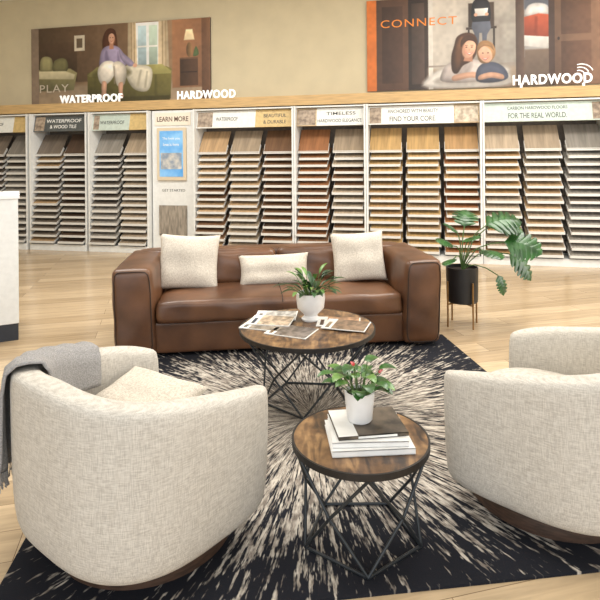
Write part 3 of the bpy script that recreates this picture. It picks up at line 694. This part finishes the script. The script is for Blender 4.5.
p2=thing('potted_anthurium','red anthurium in a small white ceramic pot on books','plant',(0.228,2.205,z0+0.0424+0.0152))
lathe('pot',[(0,0),(0.045,0),(0.050,0.006),(0.058,0.085),(0.060,0.115),(0.053,0.115),(0.052,0.10),(0,0.10)],M_ceramic,p2)
lathe('soil',[(0,0.104),(0.052,0.104),(0.052,0.099)],M_soil,p2,seg=24)
rnd=random.Random(11); ls=[];stl=[]
for i in range(28):
    az=i*2.4+rnd.uniform(-0.3,0.3); el=rnd.uniform(0.6,1.4); d=rnd.uniform(0.04,0.13)
    b0=Vector((0.02*math.cos(az),0.02*math.sin(az),0.095)); b1=b0+Vector((math.cos(az)*math.cos(el)*d,math.sin(az)*math.cos(el)*d,math.sin(el)*d))
    stl.append([b0,b1]); ls.append((b1,az,0.45,rnd.uniform(0.06,0.085),rnd.uniform(0.042,0.055),1.1,0.1,9,True))
for (x,y,z,az,s) in ((-0.025,-0.03,0.225,2.2,0.022),(0.075,-0.03,0.195,0.4,0.022)):
    b1=Vector((x,y,z)); stl.append([Vector((0,0,0.10)),Vector((x*0.6,y*0.6,z*0.85)),b1]); foliage('flower',[(b1,az,0.9,s,s*0.8,0.8,0.1,6,True)],p2,M_red)
foliage('leaves',ls[:19],p2,M_leaf); foliage('new_leaves',ls[19:],p2,M_leafl); tubes('stems',stl,0.0018,M_stem,p2,res=1)

ps=thing('plant_stand','slim brass-toned metal plant stand holding a black pot','plant stand',(1.436,4.95,0))
Ls=[]
for i in range(4):
    a=math.radians(20+90*i); c,s_=math.cos(a)*0.152,math.sin(a)*0.152
    Ls.append([(c,s_,0.0),(c,s_,0.40)])
Ls.append([(math.cos(math.radians(20))*0.152,math.sin(math.radians(20))*0.152,0.20),(-math.cos(math.radians(20))*0.152,-math.sin(math.radians(20))*0.152,0.20)])
Ls.append([(math.cos(math.radians(110))*0.152,math.sin(math.radians(110))*0.152,0.20),(-math.cos(math.radians(110))*0.152,-math.sin(math.radians(110))*0.152,0.20)])
tubes('legs_frame',Ls,0.008,M_brass,ps)
p3=thing('potted_monstera','monstera with split leaves in a black cylinder pot','plant',(1.436,4.95,0.209))
lathe('pot',[(0,0),(0.125,0),(0.135,0.01),(0.140,0.31),(0.128,0.31),(0.127,0.28),(0,0.28)],M_blackpot,p3)
lathe('soil',[(0,0.283),(0.127,0.283),(0.127,0.278)],M_soil,p3,seg=24)
def monstera_leaf(V,F,base,az,el,L,W,roll=0.0,droop=0.8):
    hd=Vector((math.cos(az),math.sin(az),0)); side0=Vector((-math.sin(az),math.cos(az),0)); n=24
    p=Vector(base); e=el; mid=[]
    for i in range(n+1):
        d=hd*math.cos(e)+Vector((0,0,1))*math.sin(e); nrm=side0.cross(d)*-1
        side=side0*math.cos(roll)+nrm*math.sin(roll)
        mid.append((p.copy(),side,nrm,d)); p=p+d*(L/n); e-=droop/n
    def wid(t): return W*0.5*(math.sin(math.pi*(0.10+0.88*t)))**0.6*(1.12-0.4*t)
    for sg in (-1,1):
        lob=6
        for q in range(lob):
            i0=int(q*n/lob); i1=int((q+1)*n/lob)
            idx=list(range(i0,i1+1)); k=len(V); m=len(idx)
            for a,i in enumerate(idx):
                t=i/n; u=a/(m-1)
                P,S,N,D=mid[min(i,n)]
                w=wid(min(t,0.98)); shape=0.35+0.65*math.sin(math.pi*(0.12+0.76*u))**0.45
                if q==lob-1: shape*=1-0.7*u
                if u in(0.0,1.0): shape*=0.72
                for f in (0,0.45,1.0):
                    V.append(P+S*sg*w*shape*f+D*(w*0.35*f)-N*(0.18*w*f*f))
            for a in range(m-1):
                for c in range(2):
                    o=k+a*3+c; F.append((o,o+1,o+4,o+3))
V=[];F=[];stl=[]
b=Vector((0,0,0.28))
for (x,y,z,az,el,L,W,rl) in ((0.20,-0.05,0.68,0.0,0.5,0.32,0.34,0.6),(0.34,-0.10,0.54,-0.5,0.15,0.32,0.32,0.8),(0.04,0.05,0.66,1.2,1.0,0.24,0.26,0.2),(0.42,0.0,0.42,-0.2,-0.5,0.30,0.26,0.7),(-0.08,-0.04,0.50,3.3,0.7,0.18,0.20,-0.3),(0.14,-0.14,0.48,-1.2,0.2,0.24,0.22,0.0),(-0.03,0.02,0.60,2.2,0.9,0.17,0.18,0.3),(0.27,-0.14,0.26,-0.6,-0.9,0.18,0.15,0.4),(0.32,0.05,0.68,0.3,0.1,0.32,0.30,0.9),(0.05,-0.10,0.58,-1.8,0.4,0.18,0.19,0.3),(-0.10,-0.10,0.40,-2.4,0.1,0.15,0.15,0.2)):
    e=Vector((x,y,z)); mid_=b.lerp(e,0.5)+Vector((-x*0.15,0,0.07))
    q1=b.lerp(mid_,0.5)+Vector((0,0,0.01)); q2=mid_.lerp(e,0.5)+Vector((0,0,0.015))
    stl.append([b,q1,mid_,q2,e]); monstera_leaf(V,F,e,az,el,L,W,rl)
mesh_obj('leaves',V,F,M_leafm,smooth=True,parent=p3)
tubes('stems',stl,0.005,M_stem,p3)

# ---------------------------------------------------------------- swivel chairs
CR=0.460
ZS=0.110
def rad_(phi,n=2.8):
    c,s_=abs(math.cos(phi)),abs(math.sin(phi))
    return CR*(c**n+s_**n)**(-1/n)
def hh(phi): return 0.636-0.080*math.cos(phi)
def armchair(cx,cy,face,label,zf=0.0105):
    t=thing('swivel_armchair',label,'armchair',(cx,cy,zf),face)
    g=math.radians(46); N=72; V=[];F=[]
    for i in range(N+1):
        u=i/N; phi=g+(2*math.pi-2*g)*u
        r=rad_(phi); h=hh(phi)
        dd=min(u,1-u)*N/5.0
        k=1.0
        if dd<1: k=math.sqrt(max(0,1-(1-dd)**2)); 
        h-=0.025*max(0,1-dd/1.6)**2
        prof=[(0.08,ZS),(0.045,ZS+0.004),(0.026,ZS+0.018),(0.014,0.18),(0.005,0.30),(0.0,h-0.12),(0.0,h-0.035),(0.006,h-0.010),(0.024,h),(0.088,h),(0.108,h-0.010),(0.114,h-0.035),(0.116,h-0.12),(0.12,0.36),(0.12,0.24),(0.12,ZS+0.01),(0.10,ZS)]
        for d,z in prof:
            d=0.062+(d-0.062)*k
            V.append(((r-d)*math.cos(phi),(r-d)*math.sin(phi),z))
    m=len(prof)
    for i in range(N):
        for j in range(m):
            j2=(j+1)%m
            F.append((i*m+j,i*m+j2,(i+1)*m+j2,(i+1)*m+j))
    F.append(tuple(range(m))); F.append(tuple(N*m+j for j in range(m)))
    sh=mesh_obj('barrel_shell',V,F,M_linen,smooth=True,parent=t)
    md=sh.modifiers.new('sub','SUBSURF'); md.levels=1; md.render_levels=1
    def plug(name,z0,z1,sc,rb,puff):
        V=[];F=[];n=64;rings=[(sc-rb,z0),(sc-rb*0.3,z0+rb*0.3),(sc,z0+rb),(sc,z1-rb),(sc-rb*0.3,z1-rb*0.3),(sc-rb,z1)]
        for f in (0.75,0.5,0.25): rings.append(((sc-rb)*f,z1+puff*(1-f*f)))
        for rr,z in rings:
            for i in range(n):
                phi=2*math.pi*i/n; r=rad_(phi)/CR*rr
                V.append((r*math.cos(phi),r*math.sin(phi),z))
        for k in range(len(rings)-1):
            for i in range(n): F.append((k*n+i,k*n+(i+1)%n,(k+1)*n+(i+1)%n,(k+1)*n+i))
        F.append(tuple(range(n))); F.append(tuple((len(rings)-1)*n+i for i in range(n)))
        return mesh_obj(name,V,F,M_linen,smooth=True,parent=t)
    plug('seat_base',ZS,0.27,CR-0.11,0.03,0)
    plug('seat_cushion',0.27,0.43,CR-0.124,0.045,0.02)
    lathe('swivel_plinth',[(0,0),(0.330,0),(0.340,0.006),(0.340,ZS-0.012),(0.330,ZS),(0,ZS)],M_walnut,t,seg=64)
    return t
LC=(-0.628,2.25); LF=math.radians(52)
armchair(LC[0],LC[1],LF,'cream linen barrel swivel chair with grey throw over its back')
armchair(1.09,2.46,math.radians(137),'cream linen barrel swivel chair with an empty seat')
o=pillow_mesh('throw_pillow',0.46,0.26,0.06,M_pillow,None,(-0.655,2.36,0.498),(math.radians(-74),math.radians(0),math.radians(-33)),4,pw=0.25); tag(o,'flat cream cushion leaning low inside the linen armchair','pillow')
# throw blanket
V=[];F=[];nA=44
def bl(phi,t,w):
    h=hh(phi); r=rad_(phi)
    pts=[(-0.140,0.50),(-0.137,h-0.10),(-0.130,h-0.02),(-0.108,h+0.010),(-0.06,h+0.016),(-0.02,h+0.012),(0.010,h-0.015),(0.016,h-0.08),(0.014,0.46),(0.010,0.38),(0.008,0.32),(0.010,0.26)]
    x=t*(len(pts)-1); i=min(int(x),len(pts)-2); f=x-i
    d=pts[i][0]*(1-f)+pts[i+1][0]*f; z=pts[i][1]*(1-f)+pts[i+1][1]*f
    z+=w*0.35*(1 if 0.25<t<0.6 else 0)
    if t>0.5: d+=w*1.2*(t-0.5)*2
    return (r+d)*math.cos(phi),(r+d)*math.sin(phi),z
nT=33; P0=math.radians(92); PS=math.radians(60)
for a in range(nA+1):
    u=a/nA; phi=P0+PS*u
    w=0.013*(1+math.sin(u*34))+0.003*math.sin(u*70)
    for b_ in range(nT+1):
        t=b_/nT
        x,y,z=bl(phi+0.06*math.sin(t*4)*(u-0.5),t,w)
        V.append((x,y,z+(0.05*u if t>0.8 else 0)*(t-0.8)*5+(0.010*math.sin(u*9) if t>0.9 else 0)))
for a in range(nA):
    for b_ in range(nT):
        k_=a*(nT+1)+b_; F.append((k_,k_+1,k_+nT+2,k_+nT+1))
tb=thing('throw_blanket','grey knitted throw draped over the armchair back','blanket',(LC[0],LC[1],0.0105),LF)
cl=mesh_obj('knit_cloth',V,F,M_grey,smooth=True,parent=tb)
md=cl.modifiers.new('sol','SOLIDIFY'); md.thickness=0.010; md.offset=1
fr_=[]
for a in range(0,nA*2+1):
    u=a/(nA*2); phi=P0+PS*u
    w=0.013*(1+math.sin(u*34))
    x,y,z=bl(phi+0.06*math.sin(4)*(u-0.5),1.0,w); z+=0.05*u
    fr_.append([(x,y,z+0.01),(x*1.003,y*1.003,z-0.025),(x+0.004*math.sin(a*3),y+0.004*math.cos(a*5),z-0.05)])
tubes('fringe',fr_,0.0025,M_grey,tb,res=1)

# ---------------------------------------------------------------- lights
w=bpy.data.worlds.new('world'); sc.world=w; w.use_nodes=True
w.node_tree.nodes['Background'].inputs['Color'].default_value=(0.90,0.95,1.0,1); w.node_tree.nodes['Background'].inputs['Strength'].default_value=1.05
def area(name,loc,rot,sx,sy,power,col):
    l=bpy.data.lights.new(name,'AREA'); l.shape='RECTANGLE'; l.size=sx; l.size_y=sy; l.energy=power; l.color=col
    o=bpy.data.objects.new(name,l); C.objects.link(o); o.location=loc; o.rotation_euler=rot; return o
area('ceiling_light',(-2.5,5.6,4.3),(0,0,0),3.0,1.2,175,(1,0.97,0.91))
area('ceiling_light',(2.5,5.0,4.3),(0,0,0),3.0,1.2,175,(1,0.97,0.91))
area('ceiling_light',(0,2.4,4.3),(0,0,0),4.0,1.4,90,(1,0.98,0.94))
area('window_light',(0.0,-3.0,2.6),(math.radians(86),0,0),9,3.0,185,(0.93,0.97,1))
area('window_light',(6.2,4.2,2.2),(math.radians(80),0,math.radians(90)),4,2.6,160,(0.98,0.96,0.94))
sl=bpy.data.lights.new('warm_fill_spot','SPOT'); sl.energy=70; sl.color=(1,0.76,0.40); sl.spot_size=math.radians(20); sl.spot_blend=0.7; sl.shadow_soft_size=0.15  # added warm fill without a fixture, yellows the inside of the right chair
so=bpy.data.objects.new('warm_fill_spot',sl); C.objects.link(so); so.location=(0.7,1.2,4.2)
so.rotation_euler=(Vector((1.25,2.85,0.55))-Vector((0.7,1.2,4.2))).to_track_quat('-Z','Y').to_euler()

# ---------------------------------------------------------------- camera
cam=bpy.data.cameras.new('camera'); co=bpy.data.objects.new('camera',cam); C.objects.link(co)
co.location=(0,0,1.5); co.rotation_euler=(math.radians(90),math.radians(0.5),0)
cam.sensor_width=36; cam.lens=555/600*36; cam.shift_y=-(300-158)/600
cam.clip_start=0.05
sc.camera=co
